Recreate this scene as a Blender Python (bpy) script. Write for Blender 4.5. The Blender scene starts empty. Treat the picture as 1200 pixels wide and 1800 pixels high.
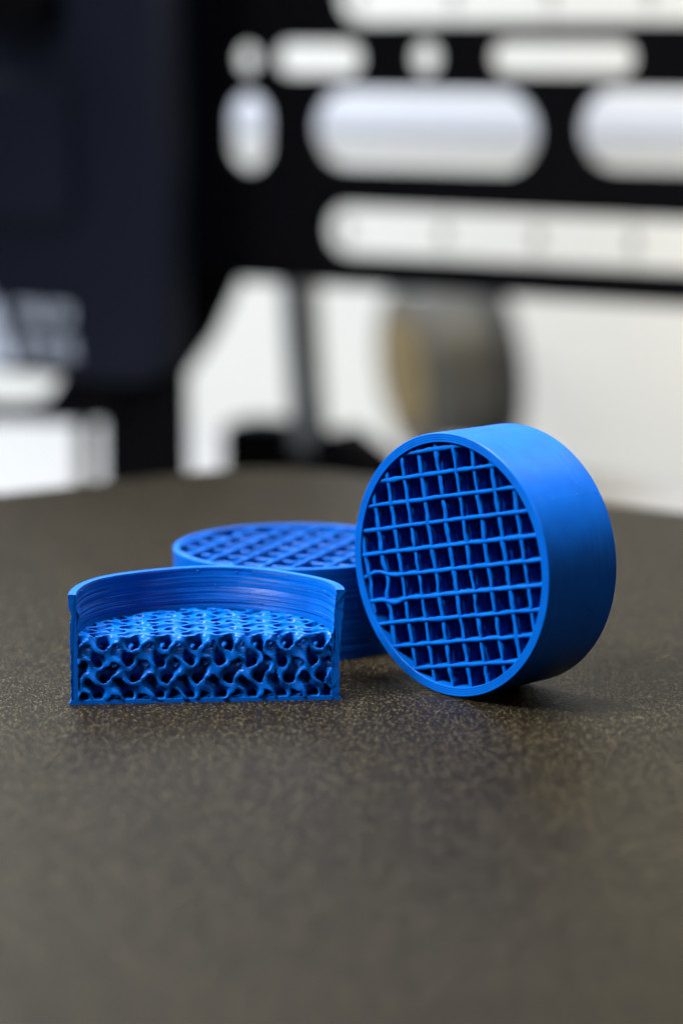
import bpy, math, random
import numpy as np
from mathutils import Vector, Matrix

# ------------------------------------------------------------------ camera
scene = bpy.context.scene
MM = 0.001
CAM_H = 124.28 * MM
PITCH = math.radians(10.14)
FPX = 4750.0                      # focal length in photograph pixels (1200 x 1800 frame)

cam_data = bpy.data.cameras.new("camera")
cam = bpy.data.objects.new("camera", cam_data)
scene.collection.objects.link(cam)
cam.location = (0, 0, CAM_H)
cam.rotation_euler = (math.pi / 2 - PITCH, 0, 0)
cam_data.sensor_fit = 'VERTICAL'
cam_data.sensor_height = 36.0
cam_data.lens = FPX / 1800.0 * 36.0
cam_data.clip_start = 0.01
cam_data.clip_end = 30.0
cam_data.dof.use_dof = True
cam_data.dof.focus_distance = 0.510
cam_data.dof.aperture_fstop = 7.8
scene.camera = cam

# ------------------------------------------------------------------ light
world = bpy.data.worlds.new("World")
scene.world = world
world.use_nodes = True
wbg = world.node_tree.nodes["Background"]
wbg.inputs[0].default_value = (1.0, 0.94, 0.86, 1)
wbg.inputs[1].default_value = 0.012

def area(name, loc, target, sx, sy, power, col, spread=180):
    d = bpy.data.lights.new(name, 'AREA')
    d.shape = 'RECTANGLE'; d.size = sx; d.size_y = sy
    d.energy = power; d.color = col; d.spread = math.radians(spread)
    o = bpy.data.objects.new(name, d)
    scene.collection.objects.link(o)
    o.location = loc
    o.rotation_euler = (Vector(target) - Vector(loc)).to_track_quat('-Z', 'Y').to_euler()
    return o

# lamps over the worktop (unseen, spread narrowed to spare the wall) and two lamps that wash the wall behind
area("ceiling_lamp", (0.0, 0.66, 1.0), (0.0, 0.5, 0.0), 0.35, 0.30, 6.4, (1.0, 0.97, 0.93), 75)
area("left_key_lamp", (-0.58, 0.26, 0.86), (0.0, 0.5, 0.02), 0.35, 0.35, 11.0, (1.0, 0.96, 0.9), 75)  # unseen key light from the upper left; no window behind it
area("side_fill_lamp", (0.60, 0.02, 0.70), (0.0, 0.5, 0.02), 0.4, 0.4, 0.9, (1.0, 0.96, 0.9), 90)  # fill added to lift the standing puck's right side
area("wall_lamp_cool", (-0.75, 1.45, 1.1), (-0.45, 1.95, 0.0), 0.5, 0.3, 42.0, (0.74, 0.83, 1.0))
area("wall_lamp_warm", (0.55, 0.95, 1.1), (0.45, 1.4, 0.0), 0.5, 0.3, 10.0, (1.0, 0.85, 0.58))

scene.view_settings.view_transform = 'Standard'
scene.view_settings.look = 'None'
scene.view_settings.exposure = 0.0
scene.view_settings.gamma = 1.0
scene.cycles.use_denoising = True
scene.cycles.max_bounces = 8

rng = np.random.default_rng(7)
random.seed(7)

# ------------------------------------------------------------------ helpers
def link(o, parent=None):
    scene.collection.objects.link(o)
    if parent is not None:
        o.parent = parent
    return o

def mesh_obj(name, verts, faces, mat=None, parent=None, smooth=True):
    me = bpy.data.meshes.new(name)
    me.from_pydata([tuple(map(float, v)) for v in verts] if not isinstance(verts, np.ndarray) else verts.tolist(),
                   [], faces if isinstance(faces, list) else faces.tolist())
    me.validate()
    me.update()
    if smooth:
        me.polygons.foreach_set("use_smooth", [True] * len(me.polygons))
    if mat:
        me.materials.append(mat)
    return link(bpy.data.objects.new(name, me), parent)

def empty(name, loc=(0, 0, 0)):
    o = bpy.data.objects.new(name, None)
    o.location = loc
    o.empty_display_size = 0.01
    return link(o)

def tag(o, label=None, cat=None, group=None, kind=None):
    if label: o["label"] = label
    if cat: o["category"] = cat
    if group: o["group"] = group
    if kind: o["kind"] = kind
    return o

def sharp_by_angle(o, deg=40):
    import bmesh
    bm = bmesh.new(); bm.from_mesh(o.data)
    lim = math.radians(deg)
    for e in bm.edges:
        if len(e.link_faces) == 2 and e.calc_face_angle(0) > lim:
            e.smooth = False
    bm.to_mesh(o.data); bm.free()

def smooth_noise1(n, scale, amp, r=rng, closed=False):
    """smooth 1-D noise of n samples, feature length `scale` samples"""
    k = max(2, int(n / scale) + 1)
    v = r.normal(0, 1, k + 3)
    if closed: v[k:] = v[:3]
    x = np.linspace(0, k, n, endpoint=not closed)
    i = np.minimum(x.astype(int), k + 1); f = x - i; f = f * f * (3 - 2 * f)
    return amp * (v[i] * (1 - f) + v[i + 1] * f)

def smooth_noise2(n, m, sn, sm, amp, r=rng):
    a = max(2, int(n / sn) + 2); b = max(2, int(m / sm) + 2)
    g = r.normal(0, 1, (a + 2, b + 2))
    x = np.linspace(0, a, n); y = np.linspace(0, b, m)
    i = np.minimum(x.astype(int), a); fx = x - i; fx = fx * fx * (3 - 2 * fx)
    j = np.minimum(y.astype(int), b); fy = y - j; fy = fy * fy * (3 - 2 * fy)
    I, J = np.meshgrid(i, j, indexing='ij'); FX, FY = np.meshgrid(fx, fy, indexing='ij')
    return amp * ((g[I, J] * (1 - FX) + g[I + 1, J] * FX) * (1 - FY) + (g[I, J + 1] * (1 - FX) + g[I + 1, J + 1] * FX) * FY)

# pixel of the photograph -> point on a vertical plane standing in the room
CP, SP = math.cos(PITCH), math.sin(PITCH)
def ray(u, v):
    x = (u - 600.0) / FPX; y = -(v - 900.0) / FPX
    return Vector((x, CP + y * SP, -SP + y * CP))

TURN = math.radians(32)             # the bench, the frame and the wall all run at this angle
DIR = Vector((math.cos(TURN), -math.sin(TURN), 0))
NRM = Vector((-math.sin(TURN), -math.cos(TURN), 0))
class Plane:
    def __init__(self, y0):
        self.o = Vector((0, y0, 0))
        self.m = Matrix((( DIR.x, 0, NRM.x, 0), (DIR.y, 0, NRM.y, y0), (0, 1, 0, 0), (0, 0, 0, 1)))
    def loc(self, u, v):
        d = ray(u, v); c = Vector((0, 0, CAM_H))
        t = (self.o - c).dot(NRM) / d.dot(NRM)
        p = c + t * d - self.o
        return (p.dot(DIR), p.z)

# ------------------------------------------------------------------ materials
def new_mat(name):
    m = bpy.data.materials.new(name); m.use_nodes = True
    nt = m.node_tree
    return m, nt, nt.nodes["Principled BSDF"]

def plain(name, col, rough=0.5, spec=0.5, vary=0.0, scale=40.0, metallic=0.0):
    m, nt, b = new_mat(name)
    b.inputs["Base Color"].default_value = (*col, 1)
    b.inputs["Roughness"].default_value = rough
    b.inputs["Specular IOR Level"].default_value = spec
    b.inputs["Metallic"].default_value = metallic
    if vary:
        tc = nt.nodes.new("ShaderNodeTexCoord")
        n = nt.nodes.new("ShaderNodeTexNoise"); n.inputs["Scale"].default_value = scale
        n.inputs["Detail"].default_value = 4
        nt.links.new(tc.outputs["Object"], n.inputs["Vector"])
        mr = nt.nodes.new("ShaderNodeMapRange")
        mr.inputs["To Min"].default_value = 1 - vary; mr.inputs["To Max"].default_value = 1 + vary
        nt.links.new(n.outputs["Fac"], mr.inputs["Value"])
        mx = nt.nodes.new("ShaderNodeMix"); mx.data_type = 'RGBA'; mx.blend_type = 'MULTIPLY'
        mx.inputs["Factor"].default_value = 1
        mx.inputs["A"].default_value = (*col, 1)
        nt.links.new(mr.outputs["Result"], mx.inputs["B"])
        nt.links.new(mx.outputs["Result"], b.inputs["Base Color"])
    return m

def blue_plastic(name, rough=0.36, bump=0.25):
    m, nt, b = new_mat(name)
    N, L = nt.nodes, nt.links
    tc = N.new("ShaderNodeTexCoord")
    n = N.new("ShaderNodeTexNoise"); n.inputs["Scale"].default_value = 260; n.inputs["Detail"].default_value = 5
    L.new(tc.outputs["Object"], n.inputs["Vector"])
    cr = N.new("ShaderNodeValToRGB")
    cr.color_ramp.elements[0].position = 0.3; cr.color_ramp.elements[0].color = (0.0001, 0.043, 0.235, 1)
    cr.color_ramp.elements[1].position = 0.7; cr.color_ramp.elements[1].color = (0.0001, 0.053, 0.275, 1)
    L.new(n.outputs["Fac"], cr.inputs["Fac"])
    L.new(cr.outputs["Color"], b.inputs["Base Color"])
    # streaks run round the part, along the printed layers
    mp = N.new("ShaderNodeMapping"); mp.inputs["Scale"].default_value = (14, 14, 3600)
    L.new(tc.outputs["Object"], mp.inputs["Vector"])
    n2 = N.new("ShaderNodeTexNoise"); n2.inputs["Scale"].default_value = 1.0; n2.inputs["Detail"].default_value = 3
    L.new(mp.outputs["Vector"], n2.inputs["Vector"])
    bp = N.new("ShaderNodeBump"); bp.inputs["Strength"].default_value = bump; bp.inputs["Distance"].default_value = 0.00008
    L.new(n2.outputs["Fac"], bp.inputs["Height"])
    L.new(bp.outputs["Normal"], b.inputs["Normal"])
    mr = N.new("ShaderNodeMapRange"); mr.inputs["To Min"].default_value = rough - 0.08; mr.inputs["To Max"].default_value = rough + 0.1
    L.new(n2.outputs["Fac"], mr.inputs["Value"]); L.new(mr.outputs["Result"], b.inputs["Roughness"])
    b.inputs["IOR"].default_value = 1.46
    b.inputs["Specular IOR Level"].default_value = 0.09
    return m

BLUE = blue_plastic("blue_plastic", 0.36, 0.07)
BLUE_IN = blue_plastic("blue_plastic_infill", 0.33, 0.12)

def tabletop_mat():
    m, nt, b = new_mat("textured_tabletop")
    N, L = nt.nodes, nt.links
    tc = N.new("ShaderNodeTexCoord")
    def noise(s, d=3, r=0.5):
        n = N.new("ShaderNodeTexNoise"); n.inputs["Scale"].default_value = s
        n.inputs["Detail"].default_value = d; n.inputs["Roughness"].default_value = r
        L.new(tc.outputs["Object"], n.inputs["Vector"]); return n
    big = noise(14, 4); fine = noise(3600, 2)
    vo = N.new("ShaderNodeTexVoronoi"); vo.inputs["Scale"].default_value = 2100
    vo.feature = 'F1'; vo.inputs["Randomness"].default_value = 0.95
    L.new(tc.outputs["Object"], vo.inputs["Vector"])
    cr = N.new("ShaderNodeValToRGB")
    cr.color_ramp.elements[0].position = 0.35; cr.color_ramp.elements[0].color = (0.0025, 0.0021, 0.0016, 1)
    cr.color_ramp.elements[1].position = 0.7; cr.color_ramp.elements[1].color = (0.0050, 0.0042, 0.0028, 1)
    mixn = N.new("ShaderNodeMath"); mixn.operation = 'ADD'
    h1 = N.new("ShaderNodeMath"); h1.operation = 'MULTIPLY'; h1.inputs[1].default_value = 0.5
    h2 = N.new("ShaderNodeMath"); h2.operation = 'MULTIPLY'; h2.inputs[1].default_value = 0.5
    L.new(big.outputs["Fac"], h1.inputs[0]); L.new(fine.outputs["Fac"], h2.inputs[0])
    L.new(h1.outputs[0], mixn.inputs[0]); L.new(h2.outputs[0], mixn.inputs[1])
    L.new(mixn.outputs[0], cr.inputs["Fac"]); L.new(cr.outputs["Color"], b.inputs["Base Color"])
    fl = N.new("ShaderNodeTexVoronoi"); fl.inputs["Scale"].default_value = 3200  # pale flecks painted into the colour stand in for glints off the grain
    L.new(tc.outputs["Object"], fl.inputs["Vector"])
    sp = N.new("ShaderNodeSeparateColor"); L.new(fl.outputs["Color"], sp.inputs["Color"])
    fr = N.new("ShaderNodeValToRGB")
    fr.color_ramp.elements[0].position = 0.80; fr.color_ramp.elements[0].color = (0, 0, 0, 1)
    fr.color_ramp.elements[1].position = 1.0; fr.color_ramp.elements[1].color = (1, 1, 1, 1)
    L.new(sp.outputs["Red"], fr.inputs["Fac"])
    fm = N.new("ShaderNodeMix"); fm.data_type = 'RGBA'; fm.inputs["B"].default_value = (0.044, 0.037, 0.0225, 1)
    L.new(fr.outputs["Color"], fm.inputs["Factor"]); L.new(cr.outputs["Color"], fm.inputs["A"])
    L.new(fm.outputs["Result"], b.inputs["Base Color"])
    hh = N.new("ShaderNodeMath"); hh.operation = 'SUBTRACT'
    fw = N.new("ShaderNodeMath"); fw.operation = 'MULTIPLY'; fw.inputs[1].default_value = 0.35
    L.new(fine.outputs["Fac"], fw.inputs[0]); L.new(fw.outputs[0], hh.inputs[0]); L.new(vo.outputs["Distance"], hh.inputs[1])
    bp = N.new("ShaderNodeBump"); bp.inputs["Strength"].default_value = 0.9; bp.inputs["Distance"].default_value = 0.00009
    L.new(hh.outputs[0], bp.inputs["Height"]); L.new(bp.outputs["Normal"], b.inputs["Normal"])
    b.inputs["Roughness"].default_value = 0.30
    b.inputs["Specular IOR Level"].default_value = 0.04
    b.inputs["Specular Tint"].default_value = (1.0, 0.82, 0.36, 1)
    return m

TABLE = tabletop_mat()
WALL = plain("white_wall_paint", (0.77, 0.745, 0.665), 0.85, 0.2, 0.03, 6)
BENCH = plain("pale_bench_laminate", (0.40, 0.39, 0.37), 0.6, 0.3, 0.05, 10)
FRAME = plain("black_frame_paint", (0.0006, 0.0007, 0.0014), 0.7, 0.03, 0.15, 25)
NAVY = plain("dark_navy_housing_plastic", (0.0020, 0.0034, 0.0092), 0.65, 0.08, 0.12, 12)
PRINT = plain("pale_print", (0.30, 0.35, 0.45), 0.6, 0.3, 0.05, 60)
GREY = plain("grey_plastic", (0.085, 0.085, 0.078), 0.5, 0.4, 0.08, 30)
STRUT = plain("dull_grey_metal", (0.10, 0.115, 0.13), 0.4, 0.5, 0.08, 50)
DARKGREY = plain("dark_grey_plastic", (0.045, 0.045, 0.042), 0.6, 0.3, 0.08, 30)
TAN = plain("tan_card", (0.19, 0.135, 0.055), 0.7, 0.3, 0.12, 60)

# ------------------------------------------------------------------ setting
def slab(name, pts, z0, z1, mat, kind="structure", bevel=0.0):
    n = len(pts)
    v = [(x, y, z1) for x, y in pts] + [(x, y, z0) for x, y in pts]
    f = [list(range(n)), list(range(2 * n - 1, n - 1, -1))]
    f += [[i, i + n, (i + 1) % n + n, (i + 1) % n] for i in range(n)]
    o = mesh_obj(name, v, f, mat, None, smooth=False)
    if bevel:
        b = o.modifiers.new("bevel", 'BEVEL'); b.width = bevel; b.segments = 3
    o["kind"] = kind
    return o

BENCH_Z = -0.125
# the worktop ends in a blunt corner just behind the pucks
cn = Vector((-0.022, 0.778)); ra, la = math.radians(36), math.radians(36)
p_r = cn + Vector((math.cos(ra), -math.sin(ra))) * 0.62
p_l = cn + Vector((-math.cos(la), -math.sin(la))) * 0.62
def arc(c_, d0, d1, rad, n=10):
    a_, b_ = c_ + d0 * rad, c_ + d1 * rad
    return [a_ * (1 - t) ** 2 + c_ * 2 * t * (1 - t) + b_ * t * t for t in [k / n for k in range(n + 1)]]
rim_pts = arc(cn, (p_r - cn).normalized(), (p_l - cn).normalized(), 0.03)
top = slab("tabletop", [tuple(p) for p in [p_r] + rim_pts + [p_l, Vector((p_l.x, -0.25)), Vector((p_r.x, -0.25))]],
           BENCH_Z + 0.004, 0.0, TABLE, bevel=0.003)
top["label"] = "dark grey-brown worktop with a fine sparkling grain, some glints painted as pale flecks"

wp = Plane(1.62)
def plane_rect(pl, x0, x1, z0, z1):
    return [pl.m @ Vector((x, z, 0)) for x, z in ((x0, z0), (x1, z0), (x1, z1), (x0, z1))]
wall = mesh_obj("wall", plane_rect(wp, -2.2, 1.6, -0.6, 1.6), [[0, 1, 2, 3]], WALL, smooth=False)
wall["kind"] = "structure"
wr = Plane(1.615)
zr0 = wr.loc(700, 240)[1]; zr1 = wr.loc(700, 178)[1]
RAIL = plain("grey_rail_paint", (0.60, 0.61, 0.63), 0.7, 0.3, 0.04, 8)
rail = mesh_obj("wall_rail", plane_rect(wr, -2.1, 1.5, zr0, zr1) + plane_rect(wp, -2.1, 1.5, zr0 - .004, zr1 + .004),
                [[0, 1, 2, 3], [4, 5, 1, 0], [3, 2, 6, 7], [0, 3, 7, 4], [1, 5, 6, 2]], RAIL, smooth=False)
rail["kind"] = "structure"
bq = wp.o - DIR * 2.2 - NRM * -0.001; br = wp.o + DIR * 1.6 + NRM * 0.001
slab("bench", [(br.x, br.y), (bq.x, bq.y), (bq.x + NRM.x * 1.9, bq.y + NRM.y * 1.9), (br.x + NRM.x * 1.9, br.y + NRM.y * 1.9)],
     BENCH_Z - 0.03, BENCH_Z, BENCH)

# ------------------------------------------------------------------ background machine parts
def pill_pts(cx, cz, hx, hz, n=14):
    r = min(hx, hz); p = []
    for k, (sx, sz, a) in enumerate(((1, 1, 0), (-1, 1, 90), (-1, -1, 180), (1, -1, 270))):
        for i in range(n + 1):
            t = math.radians(a + 90.0 * i / n)
            p.append((cx + sx * (hx - r) + r * math.cos(t), cz + sz * (hz - r) + r * math.sin(t)))
    return p

def plate(name, outlines, plane, depth, mat, parent=None, off=0.0, bevel=0.0008):
    """flat sheet with real thickness and real openings, in the plane's own x/z"""
    cu = bpy.data.curves.new(name, 'CURVE'); cu.dimensions = '2D'; cu.fill_mode = 'BOTH'
    cu.extrude = depth / 2; cu.bevel_depth = bevel; cu.bevel_resolution = 1
    for pts in outlines:
        s = cu.splines.new('POLY'); s.points.add(len(pts) - 1)
        for p, q in zip(s.points, pts): p.co = (q[0], q[1], 0, 1)
        s.use_cyclic_u = True
    tmp = bpy.data.objects.new(name + "_tmp", cu)
    scene.collection.objects.link(tmp)
    dg = bpy.context.evaluated_depsgraph_get()
    me = bpy.data.meshes.new_from_object(tmp.evaluated_get(dg))
    me.name = name
    bpy.data.objects.remove(tmp); bpy.data.curves.remove(cu)
    me.transform(plane.m @ Matrix.Translation((0, 0, off)))
    me.materials.clear(); me.materials.append(mat)
    o = bpy.data.objects.new(name, me)
    return link(o, parent)

def box_on(plane, name, u0, v0, u1, v1, depth, mat, parent, off=0.0):
    x0, z1 = plane.loc(u0, v0); x1, z0 = plane.loc(u1, v1)
    return plate(name, [[(x0, z0), (x1, z0), (x1, z1), (x0, z1)]], plane, depth, mat, parent, off)

pp = Plane(1.10)
frame = empty("slotted_frame", (pp.o.x, pp.o.y, 0))
frame.matrix_world = Matrix.Identity(4)
tag(frame, "black metal frame panel pierced by rounded slots in the blurred background", "frame panel")
def L(u, v, pl=pp): return pl.loc(u, v)
def pill_px(u0, v0, u1, v1):
    x0, z1 = L(u0, (v0)); x1, z0 = L(u1, v1)
    return pill_pts((x0 + x1) / 2, (z0 + z1) / 2, abs(x1 - x0) / 2, abs(z1 - z0) / 2)
xa, _ = L(150, 0); xb, _ = L(1480, 0)
zt = L(600, -420)[1]
zb = L(600, 487)[1]
outl = [[(xa, zb), (xb, zb), (xb, zt), (xa, zt)]]
stripx1 = L(1420, 0)[0]
def strip(u0, v0, v1):
    x0, zt_ = L(u0, v0); _, zb_ = L(u0, v1)
    return (x0, stripx1, zb_, zt_)
s_top = strip(588, -62, 43); s_low = strip(570, 357, 449)
for (x0, x1, z0, z1) in (s_top, s_low):
    outl.append(pill_pts((x0 + x1) / 2, (z0 + z1) / 2, (x1 - x0) / 2, (z1 - z0) / 2))
for b in ((408, 74, 466, 133), (476, 69, 648, 138), (394, 156, 486, 305), (714, 67, 784, 137), (853, 66, 1127, 138),
          (543, 151, 956, 311), (1010, 150, 1440, 316)):
    outl.append(pill_px(b[0] + 4, b[1] + 3, b[2] - 4, b[3] - 3))
plate("slotted_sheet", outl, pp, 0.006, FRAME, frame)
for s, us in ((s_low, (600, 770, 935, 1105)), (s_top, (620, 785, 955, 1125))):
    for u in us:
        x = L(u, 400)[0]
        w_ = 0.0002
        rb = plate("slot_rib", [[(x - w_, s[2] - .001), (x + w_, s[2] - .001), (x + w_, s[3] + .001), (x - w_, s[3] + .001)]], pp, 0.0004, GREY, frame, -0.004, bevel=0)
        plate("stud", [pill_pts(x, (s[2] + s[3]) / 2, .0018, .0024, 5)], pp, 0.001, GREY, rb, -0.004, bevel=.0003)
# lower lip that folds away from the sheet
plate("folded_lip", [[(xa, zb - 0.0035), (xb, zb - 0.0035), (xb, zb + 0.004), (xa, zb + 0.004)]], pp, 0.03, FRAME, frame, -0.0185)
# legs
zz = BENCH_Z
def legpoly(pts, pl=pp): return [[L(u, v, pl) for u, v in pts]]
lx0 = L(172, 800)[0]; lx1 = L(300, 800)[0]
leg = [L(150, 470), L(398, 470), L(388, 505), L(350, 590), L(288, 678), L(297, 790)]
plate("leg", [leg + [(lx1, zz), (lx0, zz), L(172, 700)]], pp, 0.008, FRAME, frame, -0.0085)
rl = L(1440, 480)[0]
plate("leg", [[(rl, zz), (rl + .05, zz), (rl + .05, zb + .002), (rl, zb + .002)]], pp, 0.008, FRAME, frame, -0.0085)
# grey strut and dark foot behind the frame
ps = Plane(1.16)
plate("strut", legpoly([(508, 470), (543, 470), (562, 790), (528, 790)], ps), ps, 0.012, STRUT, frame, 0)
fx0 = L(408, 750, ps)[0]; fx1 = L(668, 750, ps)[0]; ft = L(500, 748, ps)[1]
foot = [(fx0, zz), (fx1, zz), (fx1, ft - 0.012), (fx1 - 0.02, ft + 0.000), (L(560, 760, ps)[0], ft - 0.004), (L(520, 750, ps)[0], ft), (fx0 + .004, ft), (fx0, ft - 0.004)]
plate("foot", [foot], ps, 0.02, FRAME, frame, -0.004)

# housing on the left
ph = Plane(1.03)
hs = empty("machine_housing"); tag(hs, "dark navy machine housing with two rows of pale lettering", "machine")
hx0 = L(-260, 300, ph)[0]; hx1 = L(279, 300, ph)[0]; hz0 = L(140, 652, ph)[1]; hz1 = L(140, -260, ph)[1]
r = 0.012
body = [(hx0, hz1), (hx0, hz0)] + [(hx1 - r + r * math.sin(math.radians(a)), hz0 + r - r * math.cos(math.radians(a))) for a in range(0, 91, 10)] + [(hx1, hz1)]
plate("housing_body", [body], ph, 0.014, NAVY, hs, -0.007, bevel=0.003)
# pressed panel on its front
px0, pz1 = L(-60, 140, ph); px1, pz0 = L(142, 385, ph)
def rounded(x0, x1, z0, z1, r_):
    p = []
    for cx_, cz_, a_ in ((x1 - r_, z1 - r_, 0), (x0 + r_, z1 - r_, 90), (x0 + r_, z0 + r_, 180), (x1 - r_, z0 + r_, 270)):
        p += [(cx_ + r_ * math.cos(math.radians(a_ + t)), cz_ + r_ * math.sin(math.radians(a_ + t))) for t in range(0, 91, 15)]
    return p
plate("front_panel", [rounded(px0, px1, pz0, pz1, 0.006)], ph, 0.004, NAVY, hs, 0.0045, bevel=0.001)
kx, kz = L(55, 5, ph)
plate("knob", [pill_pts(kx, kz, 0.017, 0.008)], ph, 0.012, FRAME, hs, 0.009, bevel=0.002)
# lettering: out of focus and unreadable in the photograph, kept as letter-like strokes
def strokes(u0, u1, v0, v1, n):
    x0, z1 = L(u0, v0, ph); x1, z0 = L(u1, v1, ph)
    w = (x1 - x0) / n
    for i in range(n):
        xx = x0 + i * w; t = w * 0.24; h = z1 - z0
        kind = i % 3
        if kind == 0:
            pts = [(xx, z0), (xx + t, z0), (xx + t, z1 - t), (xx + .75 * w, z1 - t), (xx + .75 * w, z1), (xx, z1)]
        elif kind == 1:
            pts = [(xx, z0), (xx + .75 * w, z0), (xx + .75 * w, z1), (xx + .75 * w - t, z1), (xx + .75 * w - t, z0 + t), (xx + t, z0 + t), (xx + t, z1), (xx, z1)]
        else:
            pts = [(xx, z0), (xx + .75 * w, z0), (xx + .75 * w, z0 + t), (xx + t, z0 + t), (xx + t, z1), (xx, z1)]
        plate("letter", [pts], ph, 0.0006, PRINT, hs, 0.0045, bevel=0.0)
strokes(42, 140, 530, 568, 5)
strokes(38, 150, 588, 628, 9)
plate("emblem", [[L(-60, 640, ph), L(38, 640, ph), L(22, 590, ph), L(2, 520, ph), L(-18, 520, ph)]], ph, 0.0006, PRINT, hs, 0.0045, bevel=0)
# tray arm and supporting stem under the housing
plate("tray", legpoly([(-260, 712), (20, 716), (80, 702), (104, 662), (200, 656), (200, 738), (110, 742), (15, 738), (-260, 735)], ph), ph, 0.01, FRAME, hs, -0.008)
sx0 = L(176, 700, ph)[0]; sx1 = L(285, 700, ph)[0]
plate("stem", [[(sx0, zz), (sx1, zz), (sx1, hz0 - .0005), (sx0, hz0 - .0005)]], ph, 0.010, FRAME, hs, -0.012)
cx0 = L(82, 700, ph)[0]
plate("cable", [[(cx0, zz), (cx0 + .004, zz), (cx0 + .006, L(0, 712, ph)[1]), (cx0 + .002, L(0, 712, ph)[1])]], ph, 0.004, GREY, hs, -0.02)

# spool with a tan end
def lathe(name, prof, n, mat, parent, smooth=True):
    v = []; f = []
    m = len(prof)
    for i in range(n):
        a = 2 * math.pi * i / n
        for r_, z_ in prof: v.append((r_ * math.cos(a), r_ * math.sin(a), z_))
    for i in range(n):
        j = (i + 1) % n
        for k in range(m - 1): f.append([i * m + k, j * m + k, j * m + k + 1, i * m + k + 1])
    o = mesh_obj(name, v, f, mat, parent, smooth)
    sharp_by_angle(o)
    return o
pd = Plane(1.50)
dx, dz = L(782, 645, pd)
spool_c = pd.m @ Vector((dx, dz, 0))
SR = 0.046
spool = empty("spool"); tag(spool, "grey spool with a tan end disc standing behind the frame", "spool")
def ring(r0, r1, z0, z1): return [(r0, z0), (r1, z0), (r1, z1), (r0, z1), (r0, z0)]
lathe("barrel", ring(0.012, SR * 0.93, 0.0, 0.036), 48, GREY, spool)
lathe("end_flange", ring(0.0118, SR * 1.2, 0.0362, 0.041), 48, DARKGREY, spool)
lathe("end_flange", ring(0.0118, SR, -0.004, -0.0003), 48, GREY, spool)
lathe("end_disc", ring(0.006, SR * 0.72, -0.0075, -0.0043), 48, TAN, spool)
axis = Vector((0.93, 0.34, 0.10)).normalized()
spool.rotation_euler = axis.to_track_quat('Z', 'Y').to_euler()
spool.location = spool_c - axis * 0.018
# stand that carries the spool
st = empty("spool_stand"); tag(st, "dark stand holding the spool up from the bench", "stand")
c = spool_c
def vbox(name, x0, x1, y0, y1, z0, z1, mat, parent):
    v = [(x, y, z) for z in (z0, z1) for y in (y0, y1) for x in (x0, x1)]
    f = [[0, 2, 3, 1], [4, 5, 7, 6], [0, 1, 5, 4], [2, 6, 7, 3], [0, 4, 6, 2], [1, 3, 7, 5]]
    o = mesh_obj(name, v, f, mat, parent, smooth=False)
    b = o.modifiers.new("bevel", 'BEVEL'); b.width = 0.001; b.segments = 2
    return o
vbox("cradle", c.x - .050, c.x + .030, c.y - .020, c.y + .022, BENCH_Z + .006, c.z - SR * 1.2 - .002, DARKGREY, st)
vbox("base_plate", c.x - .060, c.x + .042, c.y - .03, c.y + .03, BENCH_Z, BENCH_Z + .006, FRAME, st)

# ------------------------------------------------------------------ printed pucks
R = 25.0 * MM
def layered_profile(r, z0, z1, layer, amp, jit, up=True, rr=rng):
    n = int(round((z1 - z0) / layer)); dz = (z1 - z0) / n
    p = []
    off = rr.normal(0, jit, n)
    for i in range(n):
        p.append((r - amp, z0 + i * dz))
        p.append((r + off[i], z0 + (i + .5) * dz))
    p.append((r - amp, z1))
    return p if up else p[::-1]

def rim_profile(r_out, r_in, z, beads, h):
    p = []; w = (r_out - r_in) / beads
    for b in range(beads):
        for k in range(5):
            t = (k + .5) / 5
            p.append((r_out - (b + t) * w, z + h * (math.sin(math.pi * t) ** 0.6) - h))
    return p

def sweep(name, prof, a0, a1, n, closed, mat, parent, wob=0.00003, deform=None, sn=9):
    m = len(prof); P = np.array(prof)
    ang = np.linspace(a0, a1, n, endpoint=not closed)
    # slow wander of the wall, different for each band of layers
    order = np.argsort(np.arange(m))
    nz = smooth_noise2(n, m, sn, 6, wob)
    if closed: 
        w = np.linspace(0, 1, 12)[:, None]; nz[-12:] = nz[-12:] * (1 - w) + nz[0][None] * w
    rr_ = P[None, :, 0] + nz
    V = np.stack([rr_ * np.cos(ang)[:, None], rr_ * np.sin(ang)[:, None], np.broadcast_to(P[None, :, 1], rr_.shape)], -1)
    if deform is not None: V = deform(V)
    idx = np.arange(n * m).reshape(n, m)
    nxt = np.roll(idx, -1, 0) if closed else idx[1:]
    cur = idx if closed else idx[:-1]
    k2 = np.roll(np.arange(m), -1)
    f = np.stack([cur, nxt, nxt[:, k2], cur[:, k2]], -1).reshape(-1, 4).tolist()
    if not closed:
        f.append(idx[0][::1].tolist()); f.append(idx[-1][::-1].tolist())
    return mesh_obj(name, V.reshape(-1, 3), f, mat, parent)

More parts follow.
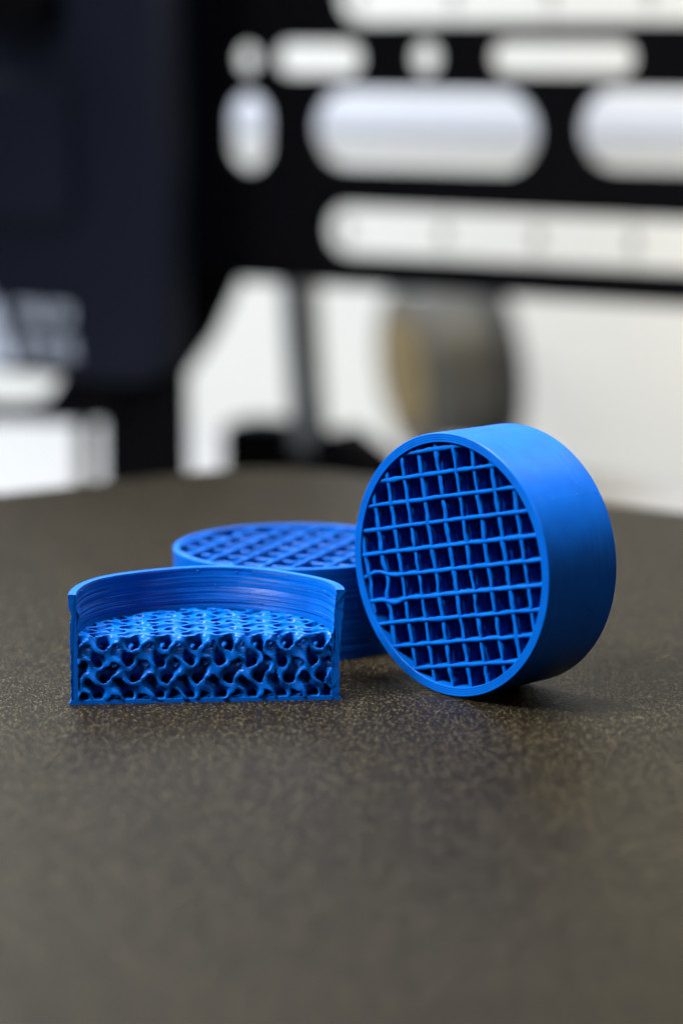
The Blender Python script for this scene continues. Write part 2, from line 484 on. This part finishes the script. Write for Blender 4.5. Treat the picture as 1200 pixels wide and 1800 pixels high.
HF = 19.0 * MM
def make_puck(name, PITCHG, WALLT, oa, ob, pulled, thick, calm):
    root = empty(name)
    prof = layered_profile(R, 0.0, HF - 0.25 * MM, 0.2 * MM, 0.010 * MM, 0.006 * MM)
    prof += rim_profile(R - 0.05 * MM, R - WALLT, HF, 4, 0.10 * MM)
    prof += layered_profile(R - WALLT, 0.9 * MM, HF - 0.25 * MM, 0.3 * MM, -0.03 * MM, 0.012 * MM, up=False)
    prof += [(R - WALLT, 0.0)]
    sweep("shell", prof, 0, 2 * math.pi, 220, True, BLUE, root, 0.000012, None, 45)
    # closed back
    n = 96; Rb = R - WALLT + 0.0002
    v = []; 
    for z in (0.0002, 0.0009):
        v += [(Rb * math.cos(2 * math.pi * i / n), Rb * math.sin(2 * math.pi * i / n), z) for i in range(n)]
    f = [list(range(n))[::-1], list(range(n, 2 * n))] + [[i, (i + 1) % n, (i + 1) % n + n, i + n] for i in range(n)]
    o = mesh_obj("back_plate", v, f, BLUE, root); sharp_by_angle(o)
    # crossing walls of the grid
    grid = bpy.data.objects.new("infill_grid", None); link(grid, root)
    Ri = R - WALLT + 0.0003
    zs = np.concatenate([np.linspace(0.0009, HF - 0.0068, 7)[:-1], np.arange(HF - 0.0068, HF - 0.0001, 0.0002)])
    for axis_ in (0, 1):
        for i in range(-5, 6):
            c0 = (i + (oa if axis_ == 0 else ob)) * PITCHG
            if abs(c0) > Ri - 0.0012: continue
            hl = math.sqrt(Ri * Ri - c0 * c0)
            n = max(12, int(2 * hl / 0.0004)); m = len(zs)
            s = np.linspace(-hl, hl, n)
            smooth_set = axis_ == 1
            th = thick * (0.38 if smooth_set else 0.43) * MM
            off = smooth_noise1(n, 9, (0.04 if smooth_set else 0.06) * MM)[:, None] * np.ones((1, m))
            # bead swelling where the other set crosses
            if not smooth_set:
                ph_ = (s / PITCHG - ob) * 2 * math.pi
                fr = (s / PITCHG - ob) % 1.0
                off = off + (0.09 * MM * (np.where(fr < 0.6, fr / 0.6, (1 - fr) / 0.4) - 0.5) * (1 + smooth_noise1(n, 11, 0.35)))[:, None]
            off += rng.normal(0, (0.035 if smooth_set else 0.06) * MM, (1, m))
            off += smooth_noise2(n, m, 3, 2, (0.03 if smooth_set else 0.07) * MM)
            off *= calm
            tt = th * (1 + smooth_noise2(n, m, 4, 2, 0.16))
            c = c0 + off
            # the strands that were pulled loose on one side of the face
            S = np.broadcast_to(s[:, None], c.shape)
            X, Y = (c, S) if axis_ == 0 else (S, c)
            topw = np.clip((zs - (HF - 0.004)) / 0.004, 0, 1)[None, :]
            d1 = pulled * np.exp(-(((X + 0.0195) / 0.0028) ** 2 + ((Y + 0.0015) / 0.0024) ** 2))
            d2 = pulled * np.exp(-(((X + 0.0160) / 0.0022) ** 2 + ((Y + 0.0046) / 0.0020) ** 2))
            if axis_ == 0: c = c + topw * (0.0011 * d1 - 0.0010 * d2)
            else: c = c + topw * (0.0012 * d1 - 0.0008 * d2)
            drop = (0.00022 if not smooth_set else 0.00014) if pulled else (0.00008 if not smooth_set else 0.0007)
            Z = np.broadcast_to(zs[None, :], c.shape).copy()
            Z[:, -1] += 0
            Z -= drop * ((zs - zs[0]) / (zs[-1] - zs[0]))[None, :]
            Z[:, -1] += smooth_noise1(n, 4, 0.05 * MM)
            tt = tt.copy(); tt[:, -1] *= 0.85
            A = np.stack([c - tt, S, Z], -1); B = np.stack([c + tt, S, Z], -1)
            if axis_ == 1:
                A = A[..., [1, 0, 2]]; B = B[..., [1, 0, 2]]
            V = np.concatenate([A.reshape(-1, 3), B.reshape(-1, 3)])
            ia = np.arange(n * m).reshape(n, m); ib = ia + n * m
            fa = np.stack([ia[:-1, :-1], ia[:-1, 1:], ia[1:, 1:], ia[1:, :-1]], -1).reshape(-1, 4)
            fb = np.stack([ib[:-1, :-1], ib[1:, :-1], ib[1:, 1:], ib[:-1, 1:]], -1).reshape(-1, 4)
            ft_ = np.stack([ia[:-1, -1], ib[:-1, -1], ib[1:, -1], ia[1:, -1]], -1)
            mesh_obj("grid_wall", V, np.concatenate([fa, fb, ft_]), BLUE_IN, grid)
    return root

puck = make_puck("printed_puck", 4.55 * MM, 1.8 * MM, 0.12, -0.18, 1.0, 1.0, 1.0)
tag(puck, "blue plastic puck standing on its edge, square-grid face turned to the camera", "plastic puck")
flat = make_puck("printed_puck", 6.1 * MM, 1.3 * MM, 0.3, 0.2, 0.0, 0.85, 0.4)
tag(flat, "blue plastic puck lying flat behind the cut-open half", "plastic puck")
for p_ in (puck, flat): p_["group"] = "round blue grid-filled pucks"

flat.location = (-9.8 * MM, 549.4 * MM, 0)
flat.rotation_euler = (0, 0, math.radians(-22))

# standing puck: local +z (grid side) faces left and toward the camera
tyaw = math.radians(44.5); tel = math.radians(-0.5)
ax = Vector((math.cos(tyaw) * math.cos(tel), math.sin(tyaw) * math.cos(tel), math.sin(tel)))
nz_ = -ax
xr = Vector((math.sin(tyaw), -math.cos(tyaw), 0)).normalized()   # to the right across the face
yu = nz_.cross(xr).normalized()
if yu.z < 0: xr, yu = -xr, -yu
M = Matrix((xr, yu, nz_)).transposed()
SPIN = math.radians(12.5)
M = M @ Matrix.Rotation(SPIN, 3, 'Z')
face_c = Vector((20.0 * MM, 497.3 * MM, 0))
T = M.to_4x4()
cz = R * math.cos(tel) + 0.5 * HF * abs(math.sin(tel)) * 2
T.translation = Vector((face_c.x, face_c.y, 0)) + ax * HF
low = min((T @ Vector((R * math.cos(a), R * math.sin(a), z))).z for z in (0, HF) for a in np.linspace(0, 6.2832, 720))
T.translation.z -= low
puck.matrix_world = T

# small blobs and nicks left by the printer on the standing puck's side
def side_blobs(parent, n_rand):
    rr = random.Random(3); V = []; F = []
    Mi = parent.matrix_world.inverted().to_3x3()
    spots = []
    for k in range(n_rand):                       # loose zits
        spots.append((rr.uniform(-0.5, 1.2), rr.uniform(.001, HF - .001), rr.uniform(.06, .16) * MM))
    for k in range(26):                           # the seam, one blob per few layers
        spots.append((0.62 + rr.gauss(0, .006), rr.uniform(.0005, HF - .0005), rr.uniform(.06, .15) * MM))
    for k in range(4): spots.append((-0.28 + k * .012, .0055 + .0006 * k, .2 * MM))
    for th_, z_, r_ in spots:
        w_ = (Vector((math.sin(tyaw), -math.cos(tyaw), 0)) * math.cos(th_) + Vector((0, 0, 1)) * math.sin(th_))
        d_ = Mi @ w_; d_.z = 0; d_.normalize(); t_ = Vector((-d_.y, d_.x, 0)); b0 = len(V)
        c_ = d_ * (R + .004 * MM) + Vector((0, 0, z_))
        for q in range(7):
            a_ = 2 * math.pi * q / 7
            V.append(c_ - d_ * .03 * MM + t_ * (r_ * 1.5 * math.cos(a_)) + Vector((0, 0, r_ * math.sin(a_))))
        for q in range(7):
            a_ = 2 * math.pi * q / 7
            V.append(c_ + d_ * r_ * .35 + t_ * (r_ * .9 * math.cos(a_)) + Vector((0, 0, r_ * .6 * math.sin(a_))))
        V.append(c_ + d_ * r_ * .5)
        for q in range(7):
            p = (q + 1) % 7
            F.append([b0 + q, b0 + p, b0 + 7 + p, b0 + 7 + q]); F.append([b0 + 7 + q, b0 + 7 + p, b0 + 14])
    o = mesh_obj("seam_blobs", V, F, BLUE, parent); o["kind"] = "stuff"
bpy.context.view_layer.update()
side_blobs(puck, 22)
# ------------------------------------------------------------------ cut-open half
HH = 21.1 * MM
half = empty("half_puck", (-25.5 * MM, 492.4 * MM, 0))
half.rotation_euler = (0, 0, math.radians(4.4))
tag(half, "cut-open half of a blue plastic puck showing wavy lattice and bare inner wall", "plastic puck")
WT = 1.45 * MM
prof = [(R + 0.32 * MM, 0.0), (R + 0.36 * MM, 0.12 * MM), (R + 0.25 * MM, 0.3 * MM), (R + 0.08 * MM, 0.5 * MM)]
prof += layered_profile(R, 0.7 * MM, HH - 0.2 * MM, 0.2 * MM, 0.018 * MM, 0.014 * MM)
prof += rim_profile(R - 0.05 * MM, R - WT, HH, 3, 0.10 * MM)
pin = layered_profile(R - WT, 0.7 * MM, HH - 0.2 * MM, 0.27 * MM, 0, 0, up=False)
pin = [(r_ + (0.055 * MM if k % 2 == 0 else -0.045 * MM * random.random()) + random.gauss(0, 0.022 * MM), z_) for k, (r_, z_) in enumerate(pin)]
prof += pin + [(R - WT - 0.1 * MM, 0.0)]
def half_deform(V):
    x, y, z = V[..., 0].copy(), V[..., 1].copy(), V[..., 2].copy()
    t = z / HH
    # right end of the wall leans out a little, left end is chipped near the top
    wr = np.clip((x / R), 0, 1) ** 3
    V[..., 0] += wr * (0.0002 + 0.00115 * t ** 1.5 - 0.0002 * 4 * t * (1 - t))
    wl = np.clip((-x / R), 0, 1) ** 3
    V[..., 0] += wl * (-0.00025 * t ** 4 + 0.0004 * np.exp(-((z - 0.0168) / 0.0011) ** 2) * (y < 0.004))
    endw = np.exp(-(y / 0.0012) ** 2)
    V[..., 1] += endw * (0.00008 * np.sin(z * 2300) + 0.00006 * np.sin(z * 700 + x * 90))
    V[..., 1] += endw * (x < 0) * 0.0011 * np.exp(-((z - 0.0165) / 0.0012) ** 2)
    V[..., 1] += endw * rng.normal(0, 0.00007, y.shape); V[..., 0] += endw * rng.normal(0, 0.00005, y.shape)
    V[..., 2] += 0.00012 * np.sin(np.arctan2(y, x) * 5 + 1) * t
    return V
sh = sweep("curved_wall", prof, 0.0, math.pi, 150, False, BLUE, half, 0.00005, half_deform, 26)
sharp_by_angle(sh, 62)
# zits and drips left on the bare inner wall
def inner_blobs(parent, n_):
    rr = random.Random(11); V = []; F = []
    for k in range(n_):
        a0_ = rr.uniform(.25, 2.9); z_ = rr.uniform(.0138, HH - .0006); r_ = rr.uniform(.08, .2) * MM; st_ = rr.choice((1.2, 1.4, 3.5))
        d_ = Vector((math.cos(a0_), math.sin(a0_), 0)); t_ = Vector((-d_.y, d_.x, 0)); b0 = len(V)
        c_ = d_ * (R - WT + .01 * MM) + Vector((0, 0, z_))
        for lev, (sc, hi) in enumerate(((1, -.05 * MM), (.65, r_ * .6))):
            for q in range(7):
                a_ = 2 * math.pi * q / 7
                V.append(c_ - d_ * hi + t_ * (r_ * sc * st_ * math.cos(a_)) + Vector((0, 0, r_ * sc * math.sin(a_))))
        V.append(c_ - d_ * r_ * .8)
        for q in range(7):
            p = (q + 1) % 7
            F.append([b0 + q, b0 + 7 + q, b0 + 7 + p, b0 + p]); F.append([b0 + 7 + q, b0 + 14, b0 + 7 + p])
    o = mesh_obj("wall_blobs", V, F, BLUE, parent); o["kind"] = "stuff"
inner_blobs(half, 26)
# base
n = 90; v = []; Rb = R - WT + 0.0003
for z in (0.00002, 0.00075):
    v += [(Rb * math.cos(math.pi * i / n), max(0.0, Rb * math.sin(math.pi * i / n)) , z) for i in range(n + 1)]
k = n + 1
f = [list(range(k))[::-1], list(range(k, 2 * k))] + [[i, i + 1, i + 1 + k, i + k] for i in range(n)] + [[n, 0, k, n + k]]
o = mesh_obj("base_plate", v, f, BLUE, half); sharp_by_angle(o)

# gyroid lattice by surface nets
def gyroid(parent):
    h = 0.19 * MM
    x = np.arange(-24.4 * MM, 24.5 * MM, h); y = np.arange(-1.2 * MM, 24.6 * MM, h); z = np.arange(0.2 * MM, 14.2 * MM, h)
    X, Y, Z = np.meshgrid(x, y, z, indexing='ij')
    P = 5.75 * MM; w = 2 * math.pi / P; wv = 2 * math.pi / (6.15 * MM)
    def warp(a, b, c, s, am):
        return am * (np.sin(a * s * 1.0 + b * s * .7 + 1.3) + np.sin(b * s * 1.3 - c * s * 1.1 + .4) + np.sin(c * s * 1.7 + a * s * .6 + 2.2))
    wx = X + warp(X, Y, Z, 420, 0.09 * MM); wy = Y + warp(Z, X, Y, 390, 0.08 * MM); wz = Z + warp(Y, Z, X, 450, 0.09 * MM)
    ca, sa = math.cos(math.radians(-0.55)), math.sin(math.radians(-0.55))
    rx, ry = wx * ca + wy * sa, -wx * sa + wy * ca
    gx = w * (rx + 10.8 * MM); gy = w * ry + math.pi / 2 + 0.70; gz = wv * (wz - 1.4 * MM) + math.pi / 2
    sx, cx_, sy, cy, sz, cz_ = np.sin(gx), np.cos(gx), np.sin(gy), np.cos(gy), np.sin(gz), np.cos(gz)
    g = sx * cy + sy * cz_ + sz * cx_
    grad = np.sqrt((cx_ * cy - sz * sx) ** 2 + (cy * cz_ - sx * sy) ** 2 + (cz_ * cx_ - sy * sz) ** 2) * w
    d = np.abs(g) / np.maximum(grad, 0.55 * w) - 0.38 * MM * (1 + 0.25 * np.sin(X * 700 + 2) * np.sin(Z * 800 + Y * 500))
    # printed in layers: a faint ripple of the wall along z
    d += 0.05 * MM * np.sin(Z / (0.25 * MM) * 2 * math.pi * 0.5)
    rc = np.sqrt(X * X + Y * Y) - (R - WT + 0.15 * MM)
    cut = -Y + 0.25 * MM * np.sin(X * 900 + 1) * np.sin(Z * 1100) + 0.15 * MM * np.sin(X * 2600 + Z * 1900)
    topc = Z - (13.0 * MM + 0.10 * MM * np.sin(X * 500 + Y * 350) + 0.06 * MM * np.sin(X * 1900 - Y * 1500))
    def smax(a, b, k_):
        hh = np.clip(0.5 + 0.5 * (a - b) / k_, 0, 1)
        return b * (1 - hh) + a * hh + k_ * hh * (1 - hh)
    f = smax(smax(d, cut, 0.12 * MM), topc, 0.15 * MM)
    f = np.maximum(np.maximum(f, rc), 0.5 * MM - Z)
    f[0] = f[-1] = 1; f[:, 0] = f[:, -1] = 1; f[:, :, 0] = f[:, :, -1] = 1
    ins = f < 0
    nx, ny, nzz = f.shape
    cnt = np.zeros((nx - 1, ny - 1, nzz - 1), np.int8)
    for a in (0, 1):
        for b in (0, 1):
            for c_ in (0, 1): cnt += ins[a:nx - 1 + a, b:ny - 1 + b, c_:nzz - 1 + c_]
    act = (cnt > 0) & (cnt < 8)
    I = np.argwhere(act); idx = -np.ones(act.shape, np.int64); idx[act] = np.arange(len(I))
    acc = np.zeros((len(I), 3)); num = np.zeros(len(I))
    corners = [(a, b, c_) for a in (0, 1) for b in (0, 1) for c_ in (0, 1)]
    for p in corners:
        for ax_ in range(3):
            if p[ax_] == 1: continue
            q = list(p); q[ax_] = 1
            f0 = f[I[:, 0] + p[0], I[:, 1] + p[1], I[:, 2] + p[2]]; f1 = f[I[:, 0] + q[0], I[:, 1] + q[1], I[:, 2] + q[2]]
            mk = (f0 < 0) != (f1 < 0)
            t = np.where(mk, f0 / np.where(mk, f0 - f1, 1), 0)
            pos = np.array(p, float)[None] + 0 * I; pos[:, ax_] += t
            acc[mk] += pos[mk]; num[mk] += 1
    V = (I + acc / num[:, None]) * h + np.array([x[0], y[0], z[0]])
    F_ = []
    for ax_ in range(3):
        sl0 = [slice(None)] * 3; sl1 = [slice(None)] * 3
        sl0[ax_] = slice(0, -1); sl1[ax_] = slice(1, None)
        ch = ins[tuple(sl0)] != ins[tuple(sl1)]
        E = np.argwhere(ch); b, c_ = (ax_ + 1) % 3, (ax_ + 2) % 3
        ok = (E[:, b] > 0) & (E[:, c_] > 0) & (E[:, b] < f.shape[b] - 1) & (E[:, c_] < f.shape[c_] - 1)
        E = E[ok]
        q = []
        for db, dc in ((-1, -1), (0, -1), (0, 0), (-1, 0)):
            e = E.copy(); e[:, b] += db; e[:, c_] += dc
            q.append(idx[e[:, 0], e[:, 1], e[:, 2]])
        Q = np.stack(q, -1)
        flip = ~ins[E[:, 0], E[:, 1], E[:, 2]]
        Q[flip] = Q[flip][:, ::-1]
        F_.append(Q)
    Fq = np.concatenate(F_)
    me = bpy.data.meshes.new("wavy_lattice")
    me.vertices.add(len(V)); me.vertices.foreach_set("co", V.astype(np.float32).ravel())
    me.loops.add(len(Fq) * 4); me.loops.foreach_set("vertex_index", Fq.astype(np.int32).ravel())
    me.polygons.add(len(Fq)); me.polygons.foreach_set("loop_start", np.arange(0, len(Fq) * 4, 4, dtype=np.int32))
    me.update(calc_edges=True); me.validate()
    me.polygons.foreach_set("use_smooth", [True] * len(me.polygons))
    me.materials.append(BLUE_IN)
    print("gyroid quads", len(Fq))
    return link(bpy.data.objects.new("wavy_lattice", me), parent)
gyroid(half)
